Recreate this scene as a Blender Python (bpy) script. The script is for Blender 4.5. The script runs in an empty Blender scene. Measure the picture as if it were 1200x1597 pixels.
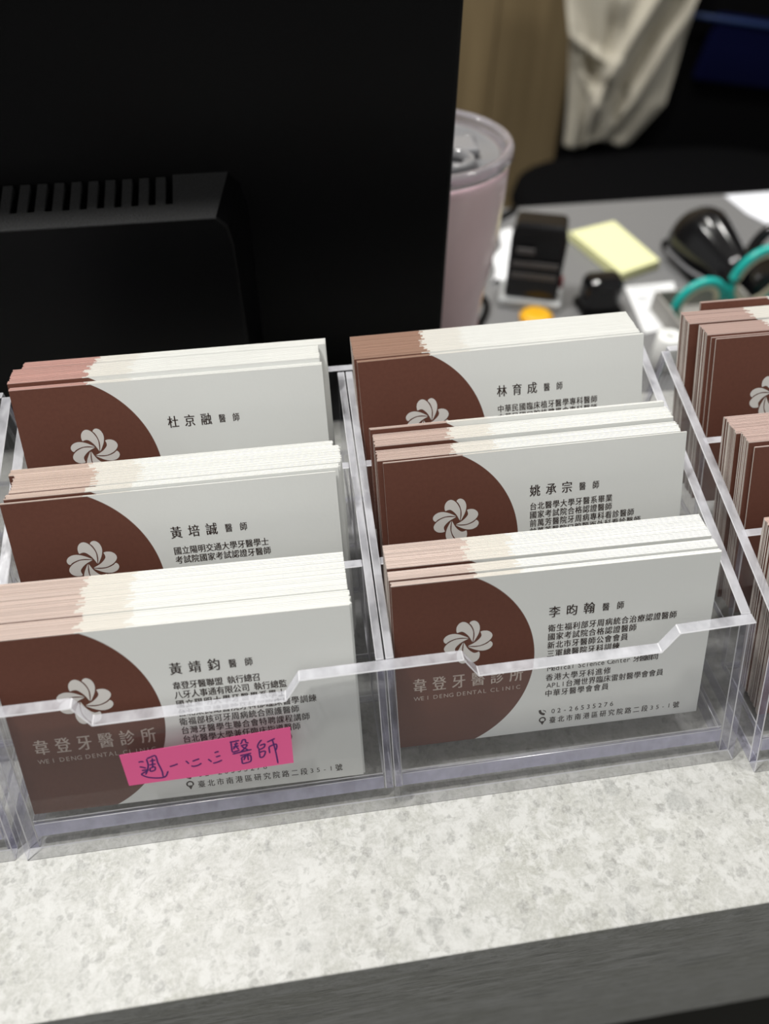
import bpy, bmesh, math, random
from mathutils import Matrix, Vector
import numpy as np

random.seed(7)
MM = 0.001
C = bpy.context.scene.collection
sc = bpy.context.scene

# ------------------------------------------------------------------ camera
cam = bpy.data.cameras.new('camera'); camo = bpy.data.objects.new('camera', cam); C.objects.link(camo)
yaw, pitch = math.radians(8.007), math.radians(47.52)
fwd = Vector((math.sin(yaw)*math.cos(pitch), math.cos(yaw)*math.cos(pitch), -math.sin(pitch)))
rgt = Vector((math.cos(yaw), -math.sin(yaw), 0)); up = rgt.cross(fwd)
M = Matrix((rgt, up, -fwd)).transposed().to_4x4(); M.translation = Vector((88.02, -72.44, 205.70))*MM
camo.matrix_world = M
cam.sensor_fit = 'HORIZONTAL'; cam.sensor_width = 7.4; cam.lens = 1100.09/1200*7.4
cam.clip_start = 0.01; cam.clip_end = 30
cam.dof.use_dof = True; cam.dof.focus_distance = 0.203; cam.dof.aperture_fstop = 1.9
sc.camera = camo

# ------------------------------------------------------------------ light
w = bpy.data.worlds.new('room_light'); sc.world = w; w.use_nodes = True
w.node_tree.nodes['Background'].inputs[0].default_value = (0.98, 0.98, 0.95, 1)
w.node_tree.nodes['Background'].inputs[1].default_value = 0.30
CEIL = 1.55
LIGHTS = [  # x, y, radius, watts
    (-0.45, 0.32, 0.055, 15.0), (-0.25, 0.46, 0.055, 7.0),
    (0.55, 0.50, 0.055, 9.0), (0.95, 1.15, 0.055, 4.5), (0.10, 1.15, 0.055, 3.5), (-0.75, 1.15, 0.055, 3.0),
]
sc.view_settings.view_transform = 'Standard'; sc.view_settings.look = 'None'
sc.view_settings.gamma = 1; sc.view_settings.use_curve_mapping = False
sc.view_settings.exposure = 0.27
sc.cycles.transparent_max_bounces = 64
sc.cycles.max_bounces = 14
sc.cycles.caustics_reflective = False

# ------------------------------------------------------------------ materials
def new_mat(name):
    m = bpy.data.materials.new(name); m.use_nodes = True
    return m, m.node_tree.nodes, m.node_tree.links, m.node_tree.nodes['Principled BSDF']
def pmat(name, col, rough=0.5, metal=0, spec=0.5, noise=0, nscale=200, bump=0, coat=0, trans=0, ior=1.45, sheen=0):
    m, N, L, b = new_mat(name)
    b.inputs['Base Color'].default_value = (*col, 1); b.inputs['Roughness'].default_value = rough
    b.inputs['Metallic'].default_value = metal; b.inputs['Specular IOR Level'].default_value = spec
    b.inputs['Coat Weight'].default_value = coat; b.inputs['Transmission Weight'].default_value = trans
    b.inputs['IOR'].default_value = ior; b.inputs['Sheen Weight'].default_value = sheen
    if noise or bump:
        tc = N.new('ShaderNodeTexCoord'); n = N.new('ShaderNodeTexNoise'); n.inputs['Scale'].default_value = nscale
        n.inputs['Detail'].default_value = 6
        L.new(tc.outputs['Object'], n.inputs['Vector'])
        if noise:
            r = N.new('ShaderNodeMapRange'); r.inputs[3].default_value = 1-noise; r.inputs[4].default_value = 1+noise
            L.new(n.outputs['Fac'], r.inputs[0])
            v = N.new('ShaderNodeVectorMath'); v.operation = 'SCALE'; v.inputs[0].default_value = col
            L.new(r.outputs[0], v.inputs['Scale']); L.new(v.outputs[0], b.inputs['Base Color'])
        if bump:
            bp = N.new('ShaderNodeBump'); bp.inputs['Strength'].default_value = bump; bp.inputs['Distance'].default_value = 0.0005
            L.new(n.outputs['Fac'], bp.inputs['Height']); L.new(bp.outputs[0], b.inputs['Normal'])
    return m

def sheet_mat(name, tint):            # clear polished sheet: straight-through light plus mirror reflection growing at grazing angles
    m, N, L, b = new_mat(name); N.remove(b); out = N['Material Output']
    lw = N.new('ShaderNodeLayerWeight'); lw.inputs[0].default_value = 0.5
    p = N.new('ShaderNodeMath'); p.operation = 'POWER'; p.inputs[1].default_value = 4.0; L.new(lw.outputs['Facing'], p.inputs[0])
    r = N.new('ShaderNodeMath'); r.operation = 'MULTIPLY_ADD'; r.inputs[1].default_value = 0.8; r.inputs[2].default_value = 0.04
    L.new(p.outputs[0], r.inputs[0])
    t = N.new('ShaderNodeBsdfTransparent'); t.inputs[0].default_value = (*tint, 1)
    g = N.new('ShaderNodeBsdfGlossy'); g.inputs['Roughness'].default_value = 0.03; g.inputs[0].default_value = (1, 1, 1, 1)
    mx = N.new('ShaderNodeMixShader'); L.new(r.outputs[0], mx.inputs[0]); L.new(t.outputs[0], mx.inputs[1]); L.new(g.outputs[0], mx.inputs[2])
    L.new(mx.outputs[0], out.inputs[0]); return m
def edge_mat(name, tint, solid=0.5, thru=(0.90, 0.90, 0.95)):    # sawn / moulded edge of the sheet: milky, slightly lavender, half see-through
    m, N, L, b = new_mat(name); out = N['Material Output']
    b.inputs['Base Color'].default_value = (*tint, 1); b.inputs['Roughness'].default_value = 0.22
    tc = N.new('ShaderNodeTexCoord'); n = N.new('ShaderNodeTexNoise'); n.inputs['Scale'].default_value = 160; n.inputs['Detail'].default_value = 3
    mp = N.new('ShaderNodeMapping'); mp.inputs['Scale'].default_value = (1.0, 0.6, 0.6)
    L.new(tc.outputs['Object'], mp.inputs[0]); L.new(mp.outputs[0], n.inputs['Vector'])
    r = N.new('ShaderNodeMapRange'); r.inputs[1].default_value = .35; r.inputs[2].default_value = .65
    r.inputs[3].default_value = max(0, solid-.14); r.inputs[4].default_value = solid+min(.14, solid); L.new(n.outputs['Fac'], r.inputs[0])
    bp = N.new('ShaderNodeBump'); bp.inputs['Strength'].default_value = .25; bp.inputs['Distance'].default_value = .0006
    L.new(n.outputs['Fac'], bp.inputs['Height']); L.new(bp.outputs[0], b.inputs['Normal'])
    t = N.new('ShaderNodeBsdfTransparent'); t.inputs[0].default_value = (*thru, 1)
    mx = N.new('ShaderNodeMixShader'); L.new(r.outputs[0], mx.inputs[0]); L.new(t.outputs[0], mx.inputs[1]); L.new(b.outputs[0], mx.inputs[2])
    L.new(mx.outputs[0], out.inputs[0]); return m
ACR = sheet_mat('clear_acrylic', (0.985, 0.985, 0.988)); ACE = edge_mat('acrylic_edge', (0.72, 0.72, 0.77), .46)
ACI = edge_mat('acrylic_inner_edge', (0.62, 0.60, 0.78), 0.17)
ACF = edge_mat('acrylic_floor_bead', (0.66, 0.65, 0.84), 0.62); ACT = edge_mat('acrylic_foot', (0.8, 0.8, 0.82), 0.05, (0.98, 0.98, 0.98))
ACL = pmat('acrylic_arris_glint', (0.82, 0.82, 0.86), .12, spec=.8, trans=.3)  # pale diffuse colour paints the bright highlight line along the sheet edges

def card_front():
    m, N, L, b = new_mat('card_print')
    tc = N.new('ShaderNodeTexCoord'); s = N.new('ShaderNodeVectorMath'); s.operation = 'MULTIPLY_ADD'
    s.inputs[1].default_value = (1000, 0, 1000); s.inputs[2].default_value = (-9.06, 0, -27.0)
    L.new(tc.outputs['Object'], s.inputs[0])
    ln = N.new('ShaderNodeVectorMath'); ln.operation = 'LENGTH'; L.new(s.outputs[0], ln.inputs[0])
    r = N.new('ShaderNodeMapRange'); r.inputs[1].default_value = 29.95; r.inputs[2].default_value = 30.08; L.new(ln.outputs['Value'], r.inputs[0])
    no = N.new('ShaderNodeTexNoise'); no.inputs['Scale'].default_value = 900; no.inputs['Detail'].default_value = 5; L.new(tc.outputs['Object'], no.inputs['Vector'])
    br = N.new('ShaderNodeMix'); br.data_type = 'RGBA'; br.inputs[6].default_value = (0.118, 0.042, 0.027, 1); br.inputs[7].default_value = (0.155, 0.058, 0.038, 1)
    L.new(no.outputs['Fac'], br.inputs[0])
    mx = N.new('ShaderNodeMix'); mx.data_type = 'RGBA'; mx.inputs[7].default_value = (0.80, 0.81, 0.79, 1)
    L.new(r.outputs[0], mx.inputs[0]); L.new(br.outputs[2], mx.inputs[6])
    # the guillotined top edge is scuffed: a hair-thin pale rim along it
    oi = N.new('ShaderNodeObjectInfo'); sp = N.new('ShaderNodeSeparateXYZ'); L.new(tc.outputs['Object'], sp.inputs[0])
    rim = N.new('ShaderNodeMath'); rim.operation = 'GREATER_THAN'; rim.inputs[1].default_value = 0.05374; L.new(sp.outputs[2], rim.inputs[0])
    a_ = N.new('ShaderNodeMath'); a_.operation = 'MULTIPLY_ADD'; a_.inputs[1].default_value = 0.0026; a_.inputs[2].default_value = 0.0206; L.new(oi.outputs['Random'], a_.inputs[0])
    g_ = N.new('ShaderNodeMath'); g_.operation = 'GREATER_THAN'; L.new(sp.outputs[0], g_.inputs[0]); L.new(a_.outputs[0], g_.inputs[1])
    e_ = N.new('ShaderNodeMix'); e_.data_type = 'RGBA'; L.new(g_.outputs[0], e_.inputs[0]); L.new(oi.outputs['Color'], e_.inputs[6]); e_.inputs[7].default_value = (0.80, 0.80, 0.775, 1)
    f_ = N.new('ShaderNodeMix'); f_.data_type = 'RGBA'; L.new(rim.outputs[0], f_.inputs[0]); L.new(mx.outputs[2], f_.inputs[6]); L.new(e_.outputs[2], f_.inputs[7])
    L.new(f_.outputs[2], b.inputs['Base Color'])
    b.inputs['Roughness'].default_value = 0.62; b.inputs['Specular IOR Level'].default_value = 0.3
    bp = N.new('ShaderNodeBump'); bp.inputs['Strength'].default_value = .12; bp.inputs['Distance'].default_value = .0002
    L.new(no.outputs['Fac'], bp.inputs['Height']); L.new(bp.outputs[0], b.inputs['Normal'])
    return m
def card_top():                        # cut edge of the card: ink bleeding over the edge above the printed disc, beige band, white board
    m, N, L, b = new_mat('card_cut_edge')
    tc = N.new('ShaderNodeTexCoord'); sp = N.new('ShaderNodeSeparateXYZ'); L.new(tc.outputs['Object'], sp.inputs[0])
    oi = N.new('ShaderNodeObjectInfo')
    a = N.new('ShaderNodeMath'); a.operation = 'MULTIPLY_ADD'; a.inputs[1].default_value = 0.0026; a.inputs[2].default_value = 0.0206; L.new(oi.outputs['Random'], a.inputs[0])
    g1 = N.new('ShaderNodeMath'); g1.operation = 'GREATER_THAN'; L.new(sp.outputs[0], g1.inputs[0]); L.new(a.outputs[0], g1.inputs[1])
    a2 = N.new('ShaderNodeMath'); a2.operation = 'ADD'; a2.inputs[1].default_value = 0.0125; L.new(a.outputs[0], a2.inputs[0])
    g2 = N.new('ShaderNodeMath'); g2.operation = 'GREATER_THAN'; L.new(sp.outputs[0], g2.inputs[0]); L.new(a2.outputs[0], g2.inputs[1])
    v = N.new('ShaderNodeMath'); v.operation = 'MULTIPLY_ADD'; v.inputs[1].default_value = 0.34; v.inputs[2].default_value = 0.80; L.new(oi.outputs['Random'], v.inputs[0])
    wn = N.new('ShaderNodeTexWhiteNoise'); wn.noise_dimensions = '1D'; L.new(oi.outputs['Random'], wn.inputs['W'])
    v2 = N.new('ShaderNodeMath'); v2.operation = 'MULTIPLY_ADD'; v2.inputs[1].default_value = 0.28; v2.inputs[2].default_value = 0.84; L.new(wn.outputs['Value'], v2.inputs[0])
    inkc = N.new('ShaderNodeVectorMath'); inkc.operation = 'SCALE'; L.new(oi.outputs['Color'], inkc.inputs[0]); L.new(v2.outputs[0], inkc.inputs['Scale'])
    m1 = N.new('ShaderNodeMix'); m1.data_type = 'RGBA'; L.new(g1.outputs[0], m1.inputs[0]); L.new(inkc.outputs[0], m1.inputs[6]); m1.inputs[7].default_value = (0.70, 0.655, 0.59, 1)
    m2 = N.new('ShaderNodeMix'); m2.data_type = 'RGBA'; L.new(g2.outputs[0], m2.inputs[0]); L.new(m1.outputs[2], m2.inputs[6]); m2.inputs[7].default_value = (0.80, 0.80, 0.775, 1)
    L.new(m2.outputs[2], b.inputs['Base Color']); b.inputs['Roughness'].default_value = 0.8; b.inputs['Specular IOR Level'].default_value = 0.1
    return m
def card_side():
    m, N, L, b = new_mat('card_side_edge')
    oi = N.new('ShaderNodeObjectInfo'); wn = N.new('ShaderNodeTexWhiteNoise'); wn.noise_dimensions = '1D'; L.new(oi.outputs['Random'], wn.inputs['W'])
    mx = N.new('ShaderNodeMix'); mx.data_type = 'RGBA'; mx.inputs[6].default_value = (0.44, 0.37, 0.33, 1); mx.inputs[7].default_value = (0.74, 0.68, 0.62, 1)
    L.new(wn.outputs['Value'], mx.inputs[0]); L.new(mx.outputs[2], b.inputs['Base Color']); b.inputs['Roughness'].default_value = 0.8
    return m
CF, CT, CS = card_front(), card_top(), card_side()
CB = pmat('card_white', (0.80, 0.81, 0.79), 0.65, spec=.3)
INK = pmat('dark_brown_ink', (0.045, 0.03, 0.026), 0.6, spec=.2)
INKW = pmat('pale_print', (0.74, 0.71, 0.68), 0.6, spec=.2)
INKC = pmat('beige_print', (0.52, 0.43, 0.38), 0.6, spec=.2)

def counter_mat(name, stretch=(1, 1, 1), dark=1.0):
    m, N, L, b = new_mat(name)
    tc = N.new('ShaderNodeTexCoord'); mp = N.new('ShaderNodeMapping'); mp.inputs['Scale'].default_value = stretch
    L.new(tc.outputs['Object'], mp.inputs[0])
    def noise(sc_, det=6, rough=.55, dist=0):
        n = N.new('ShaderNodeTexNoise'); n.inputs['Scale'].default_value = sc_; n.inputs['Detail'].default_value = det
        n.inputs['Roughness'].default_value = rough; n.inputs['Distortion'].default_value = dist; L.new(mp.outputs[0], n.inputs['Vector']); return n
    def mix(f, c1, c2):
        x = N.new('ShaderNodeMix'); x.data_type = 'RGBA'
        for s_, v in ((0, f), (6, c1), (7, c2)):
            if hasattr(v, 'is_linked') or hasattr(v, 'links'): L.new(v, x.inputs[s_])
            elif isinstance(v, (int, float)): x.inputs[s_].default_value = v
            else: x.inputs[s_].default_value = (*[q*dark for q in v], 1)
        return x.outputs[2]
    def rng(v, a, b_, c=0, d=1):
        r = N.new('ShaderNodeMapRange'); r.inputs[1].default_value = a; r.inputs[2].default_value = b_; r.inputs[3].default_value = c; r.inputs[4].default_value = d
        L.new(v, r.inputs[0]); return r.outputs[0]
    def pebbles(scale, keep, size, col, base, amt):      # irregular grains of darker or lighter stone
        wv = N.new('ShaderNodeVectorMath'); wv.operation = 'MULTIPLY_ADD'; wv.inputs[1].default_value = (0.5/scale,)*3
        nz = noise(scale*1.6, 3, .6); L.new(nz.outputs['Color'], wv.inputs[0]); L.new(mp.outputs[0], wv.inputs[2])
        vo = N.new('ShaderNodeTexVoronoi'); vo.inputs['Scale'].default_value = scale; L.new(wv.outputs[0], vo.inputs['Vector'])
        sx = N.new('ShaderNodeSeparateColor'); L.new(vo.outputs['Color'], sx.inputs[0])
        k = rng(sx.outputs[0], keep, keep-.02)
        sz = N.new('ShaderNodeMath'); sz.operation = 'MULTIPLY_ADD'; sz.inputs[1].default_value = size*.6; sz.inputs[2].default_value = size*.5; L.new(sx.outputs[1], sz.inputs[0])
        d = N.new('ShaderNodeMath'); d.operation = 'SUBTRACT'; L.new(sz.outputs[0], d.inputs[0]); L.new(vo.outputs['Distance'], d.inputs[1])
        e = rng(d.outputs[0], 0, .12)
        mu = N.new('ShaderNodeMath'); mu.operation = 'MULTIPLY'; L.new(k, mu.inputs[0]); L.new(e, mu.inputs[1])
        mu2 = N.new('ShaderNodeMath'); mu2.operation = 'MULTIPLY'; mu2.inputs[1].default_value = amt; L.new(mu.outputs[0], mu2.inputs[0])
        return mix(mu2.outputs[0], base, col)
    big = noise(30, 6, .65, .4); mid = noise(165, 9, .72, .5); fine = noise(900, 6, .75)
    base = mix(rng(big.outputs['Fac'], .38, .62), (0.335, 0.335, 0.30), (0.44, 0.44, 0.42))
    base = mix(rng(mid.outputs['Fac'], .46, .58, 0, .85), base, (0.53, 0.53, 0.515))
    m5 = noise(270, 8, .7, .7)
    base = mix(rng(m5.outputs['Fac'], .52, .60, 0, .6), base, (0.28, 0.28, 0.26))
    base = pebbles(260, .30, .42, (0.23, 0.23, 0.215), base, .6)
    base = pebbles(430, .30, .46, (0.22, 0.22, 0.205), base, .55)
    base = pebbles(120, .10, .42, (0.26, 0.265, 0.25), base, .7)
    base = mix(rng(fine.outputs['Fac'], .42, .60, 0, .45), base, (0.56, 0.56, 0.545))
    L.new(base, b.inputs['Base Color']); b.inputs['Roughness'].default_value = 0.45; b.inputs['Specular IOR Level'].default_value = 0.4
    return m
CTOP = counter_mat('speckled_stone_laminate'); CFRONT = counter_mat('speckled_stone_laminate_front', (0.3, 1, .9), 1.0)
BLACKP = pmat('black_plastic', (0.003, 0.003, 0.0035), 0.38, spec=.12, bump=.1, nscale=3000)
BLACKR = pmat('black_textured_plastic', (0.04, 0.04, 0.042), 0.5, spec=.5, noise=.6, nscale=1500, bump=.8)
GLOSSB = pmat('glossy_black', (0.006, 0.006, 0.007), 0.12, spec=.6)
GREYS = pmat('grey_print', (0.09, 0.085, 0.085), 0.5)
CLEARP = pmat('pale_clear_plastic', (0.75, 0.77, 0.78), 0.15, trans=.45)

# ------------------------------------------------------------------ helpers
def link(name, me, mats, parent=None):
    o = bpy.data.objects.new(name, me); C.objects.link(o)
    for m in (mats if isinstance(mats, (list, tuple)) else [mats]):
        if m.name not in me.materials: me.materials.append(m)
    if parent is not None: o.parent = parent
    return o
def obj(name, bm, mats, parent=None, smooth=False, loc=None):
    bmesh.ops.recalc_face_normals(bm, faces=bm.faces)
    me = bpy.data.meshes.new(name); bm.to_mesh(me); bm.free()
    if smooth:
        for p in me.polygons: p.use_smooth = True
    o = link(name, me, mats, parent)
    if loc: o.location = Vector(loc)*MM
    return o
def tag(o, label=None, cat=None, group=None, kind=None):
    if label: o['label'] = label
    if cat: o['category'] = cat
    if group: o['group'] = group
    if kind: o['kind'] = kind
    return o
def empty(name, loc, rz=0, label=None, cat=None, group=None):
    o = bpy.data.objects.new(name, None); C.objects.link(o); o.location = Vector(loc)*MM; o.rotation_euler.z = math.radians(rz)
    o.empty_display_size = .01
    return tag(o, label, cat, group)
def B(): return bmesh.new()
def box(bm, lo, hi, mat=0, bev=0, seg=2):
    lo, hi = Vector(lo)*MM, Vector(hi)*MM
    r = bmesh.ops.create_cube(bm, size=1, matrix=Matrix.Translation((lo+hi)/2) @ Matrix.Diagonal((*(hi-lo), 1)))
    fs = set(f for v in r['verts'] for f in v.link_faces)
    for f in fs: f.material_index = mat
    if bev:
        es = list(set(e for v in r['verts'] for e in v.link_edges))
        bmesh.ops.bevel(bm, geom=es, offset=bev*MM, segments=seg, affect='EDGES', profile=.5, material=mat)
    return bm
def prism(bm, pts, ext, mat_face=0, mat_edge=0):
    """pts: list of 3D mm points (planar), extruded by vector ext (mm)."""
    e = Vector(ext)*MM; a = [bm.verts.new(Vector(p)*MM) for p in pts]; b = [bm.verts.new(v.co+e) for v in a]
    f = bm.faces.new(a); f.material_index = mat_face; f = bm.faces.new(list(reversed(b))); f.material_index = mat_face
    n = len(a)
    for i in range(n):
        f = bm.faces.new((a[i], b[i], b[(i+1) % n], a[(i+1) % n])); f.material_index = mat_edge if not callable(mat_edge) else mat_edge(i)
    return bm
def lathe(bm, prof, seg=48, center=(0, 0, 0), mat=0, closed=False):
    rings = []
    for r, z in prof:
        if r < 1e-6: rings.append([bm.verts.new(Vector((center[0], center[1], center[2]+z))*MM)])
        else: rings.append([bm.verts.new(Vector((center[0]+r*math.cos(2*math.pi*i/seg), center[1]+r*math.sin(2*math.pi*i/seg), center[2]+z))*MM) for i in range(seg)])
    for a, b in zip(rings, rings[1:]):
        for i in range(seg):
            j = (i+1) % seg
            if len(a) == 1 and len(b) > 1: f = bm.faces.new((a[0], b[i], b[j]))
            elif len(b) == 1 and len(a) > 1: f = bm.faces.new((a[i], b[0], a[j]))
            elif len(a) > 1: f = bm.faces.new((a[i], b[i], b[j], a[j]))
            else: continue
            f.material_index = mat; f.smooth = True
    return bm
def tube(bm, path, r, seg=10, closed=False, mat=0, flat=1.0):
    P = [Vector(p)*MM for p in path]; n = len(P); rings = []
    rr = r if isinstance(r, (list, tuple)) else [r]*n
    ref = Vector((0, 0, 1))
    for i in range(n):
        a = P[(i-1) % n] if (closed or i > 0) else P[i]; b = P[(i+1) % n] if (closed or i < n-1) else P[i]
        t = (b-a).normalized(); s = t.cross(ref)
        if s.length < 1e-3: s = t.cross(Vector((0, 1, 0)))
        s.normalize(); u = s.cross(t).normalized()
        rings.append([bm.verts.new(P[i] + (s*math.cos(2*math.pi*k/seg) + u*flat*math.sin(2*math.pi*k/seg))*rr[i]*MM) for k in range(seg)])
    m = n if closed else n-1
    for i in range(m):
        a, b = rings[i], rings[(i+1) % n]
        for k in range(seg):
            f = bm.faces.new((a[k], a[(k+1) % seg], b[(k+1) % seg], b[k])); f.smooth = True; f.material_index = mat
    if not closed:
        for rg in (rings[0], rings[-1]): bm.faces.new(rg).material_index = mat
    return bm
def bev_mod(o, wdt, seg=2):
    m = o.modifiers.new('soft_edges', 'BEVEL'); m.width = wdt*MM; m.segments = seg; m.limit_method = 'ANGLE'; m.angle_limit = math.radians(40)

# ------------------------------------------------------------------ setting
o = obj('floor', box(B(), (-2500, -1800, -1060), (3200, 2400, -1040)), pmat('dark_floor', (0.05, 0.048, 0.042), .5)); tag(o, kind='structure')
# wall at the back: upright wood-look boards with recessed joints
wood = bpy.data.materials.new('wood_veneer'); wood.use_nodes = True
N, L = wood.node_tree.nodes, wood.node_tree.links; b = N['Principled BSDF']
tc = N.new('ShaderNodeTexCoord'); mp = N.new('ShaderNodeMapping'); mp.inputs['Scale'].default_value = (14, 14, 0.8); L.new(tc.outputs['Object'], mp.inputs[0])
n = N.new('ShaderNodeTexNoise'); n.inputs['Scale'].default_value = 2.2; n.inputs['Detail'].default_value = 6; L.new(mp.outputs[0], n.inputs['Vector'])
cr = N.new('ShaderNodeValToRGB'); cr.color_ramp.elements[0].color = (0.20, 0.145, 0.075, 1); cr.color_ramp.elements[1].color = (0.29, 0.215, 0.115, 1)
cr.color_ramp.elements[0].position = .3; cr.color_ramp.elements[1].position = .7
L.new(n.outputs['Fac'], cr.inputs[0]); L.new(cr.outputs[0], b.inputs['Base Color']); b.inputs['Roughness'].default_value = .5
wl = obj('wall_back', box(B(), (-2500, 1768, -1040), (3200, 1860, CEIL*1000)), pmat('dark_joint', (0.06, 0.045, 0.03), .8)); tag(wl, kind='structure')
me = None
for i, x in enumerate(range(-700, 1900, 260)):
    if me is None:
        bm = box(B(), (1, 0, 0), (258, 16, 2580), bev=1.2, seg=1); bo = obj('panel', bm, wood, wl); me = bo.data
    else:
        bo = bpy.data.objects.new('panel', me); C.objects.link(bo); bo.parent = wl
    bo.location = Vector((x, 1751, -1038))*MM
cl = obj('ceiling', box(B(), (-2500, -700, CEIL*1000), (3200, 2400, CEIL*1000+40)), pmat('white_ceiling', (0.75, 0.75, 0.74), .9)); tag(cl, kind='structure')
em = bpy.data.materials.new('lit_diffuser'); em.use_nodes = True; b = em.node_tree.nodes['Principled BSDF']
b.inputs['Emission Color'].default_value = (1, .98, .94, 1); b.inputs['Emission Strength'].default_value = 6
trimw = pmat('white_metal_trim', (0.7, 0.7, 0.7), .4)
for i, (x, y, r, pw) in enumerate(LIGHTS):
    e = empty('ceiling_downlight', (x*1000, y*1000, CEIL*1000), 0, 'round recessed ceiling downlight above the reception desk', 'ceiling light', 'ceiling downlights')
    R_ = r*1000
    obj('trim_ring', lathe(B(), [(R_+2, 0), (R_+14, -1), (R_+15, -5), (R_+8, -7), (R_+2, -5), (R_+2, 0)], 40), trimw, e)
    obj('diffuser', lathe(B(), [(0, -1.0), (R_+1, -1.0)], 40), em, e)
    ld = bpy.data.lights.new('downlight', 'AREA'); ld.shape = 'DISK'; ld.size = 2*r; ld.energy = pw; ld.color = (1, .985, .95)
    lo = bpy.data.objects.new('downlight', ld); C.objects.link(lo); lo.location = (x, y, CEIL-.012); lo.parent = None

# reception counter: raised ledge with a tall front board, standing in front of the lower desk
FE = -37.66
cn = empty('reception_counter', (100, 60, -1040), 0, 'speckled pale grey stone-look counter ledge under the clear card holders', 'counter')
def cpart(name, lo, hi, mat, bev=0):
    s = Vector((100, 60, -1040)); return obj(name, box(B(), Vector(lo)-s, Vector(hi)-s, bev=bev, seg=2), mat, cn)
cpart('countertop', (-900, FE, -14), (1100, 172, 0), CTOP, .35)
cpart('front_board', (-900, FE+.9, -262), (1100, FE+18, -14.1), CFRONT, .2)
cpart('edge_strip', (-900, FE+.4, -14.05), (1100, FE+1.5, -13.6), pmat('dark_glue_line', (0.03, .03, .025), .7))
cpart('base_panel', (-900, 30, -1038), (1100, 48, -14.1), pmat('dark_base_panel', (0.03, 0.028, 0.022), .6))
cpart('back_board', (-900, 155, -1038), (1100, 171, -14.1), pmat('counter_back', (0.5, .5, .48), .5))

dk = empty('desk', (300, 366, -1040), 0, 'grey work desk behind and below the speckled counter', 'desk')
def dpart(name, lo, hi, mat, bev=0):
    s = Vector((300, 366, -1040)); return obj(name, box(B(), Vector(lo)-s, Vector(hi)-s, bev=bev), mat, dk)
dpart('desktop', (-880, 172.5, -115), (1090, 563, -90), pmat('grey_laminate', (0.175, 0.175, 0.178), .42, noise=.06, nscale=500), 1)
for x in (-850, 1040): dpart('side_panel', (x, 180, -1038), (x+22, 540, -115.5), pmat('grey_panel', (0.12, .12, .12), .5))

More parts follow.
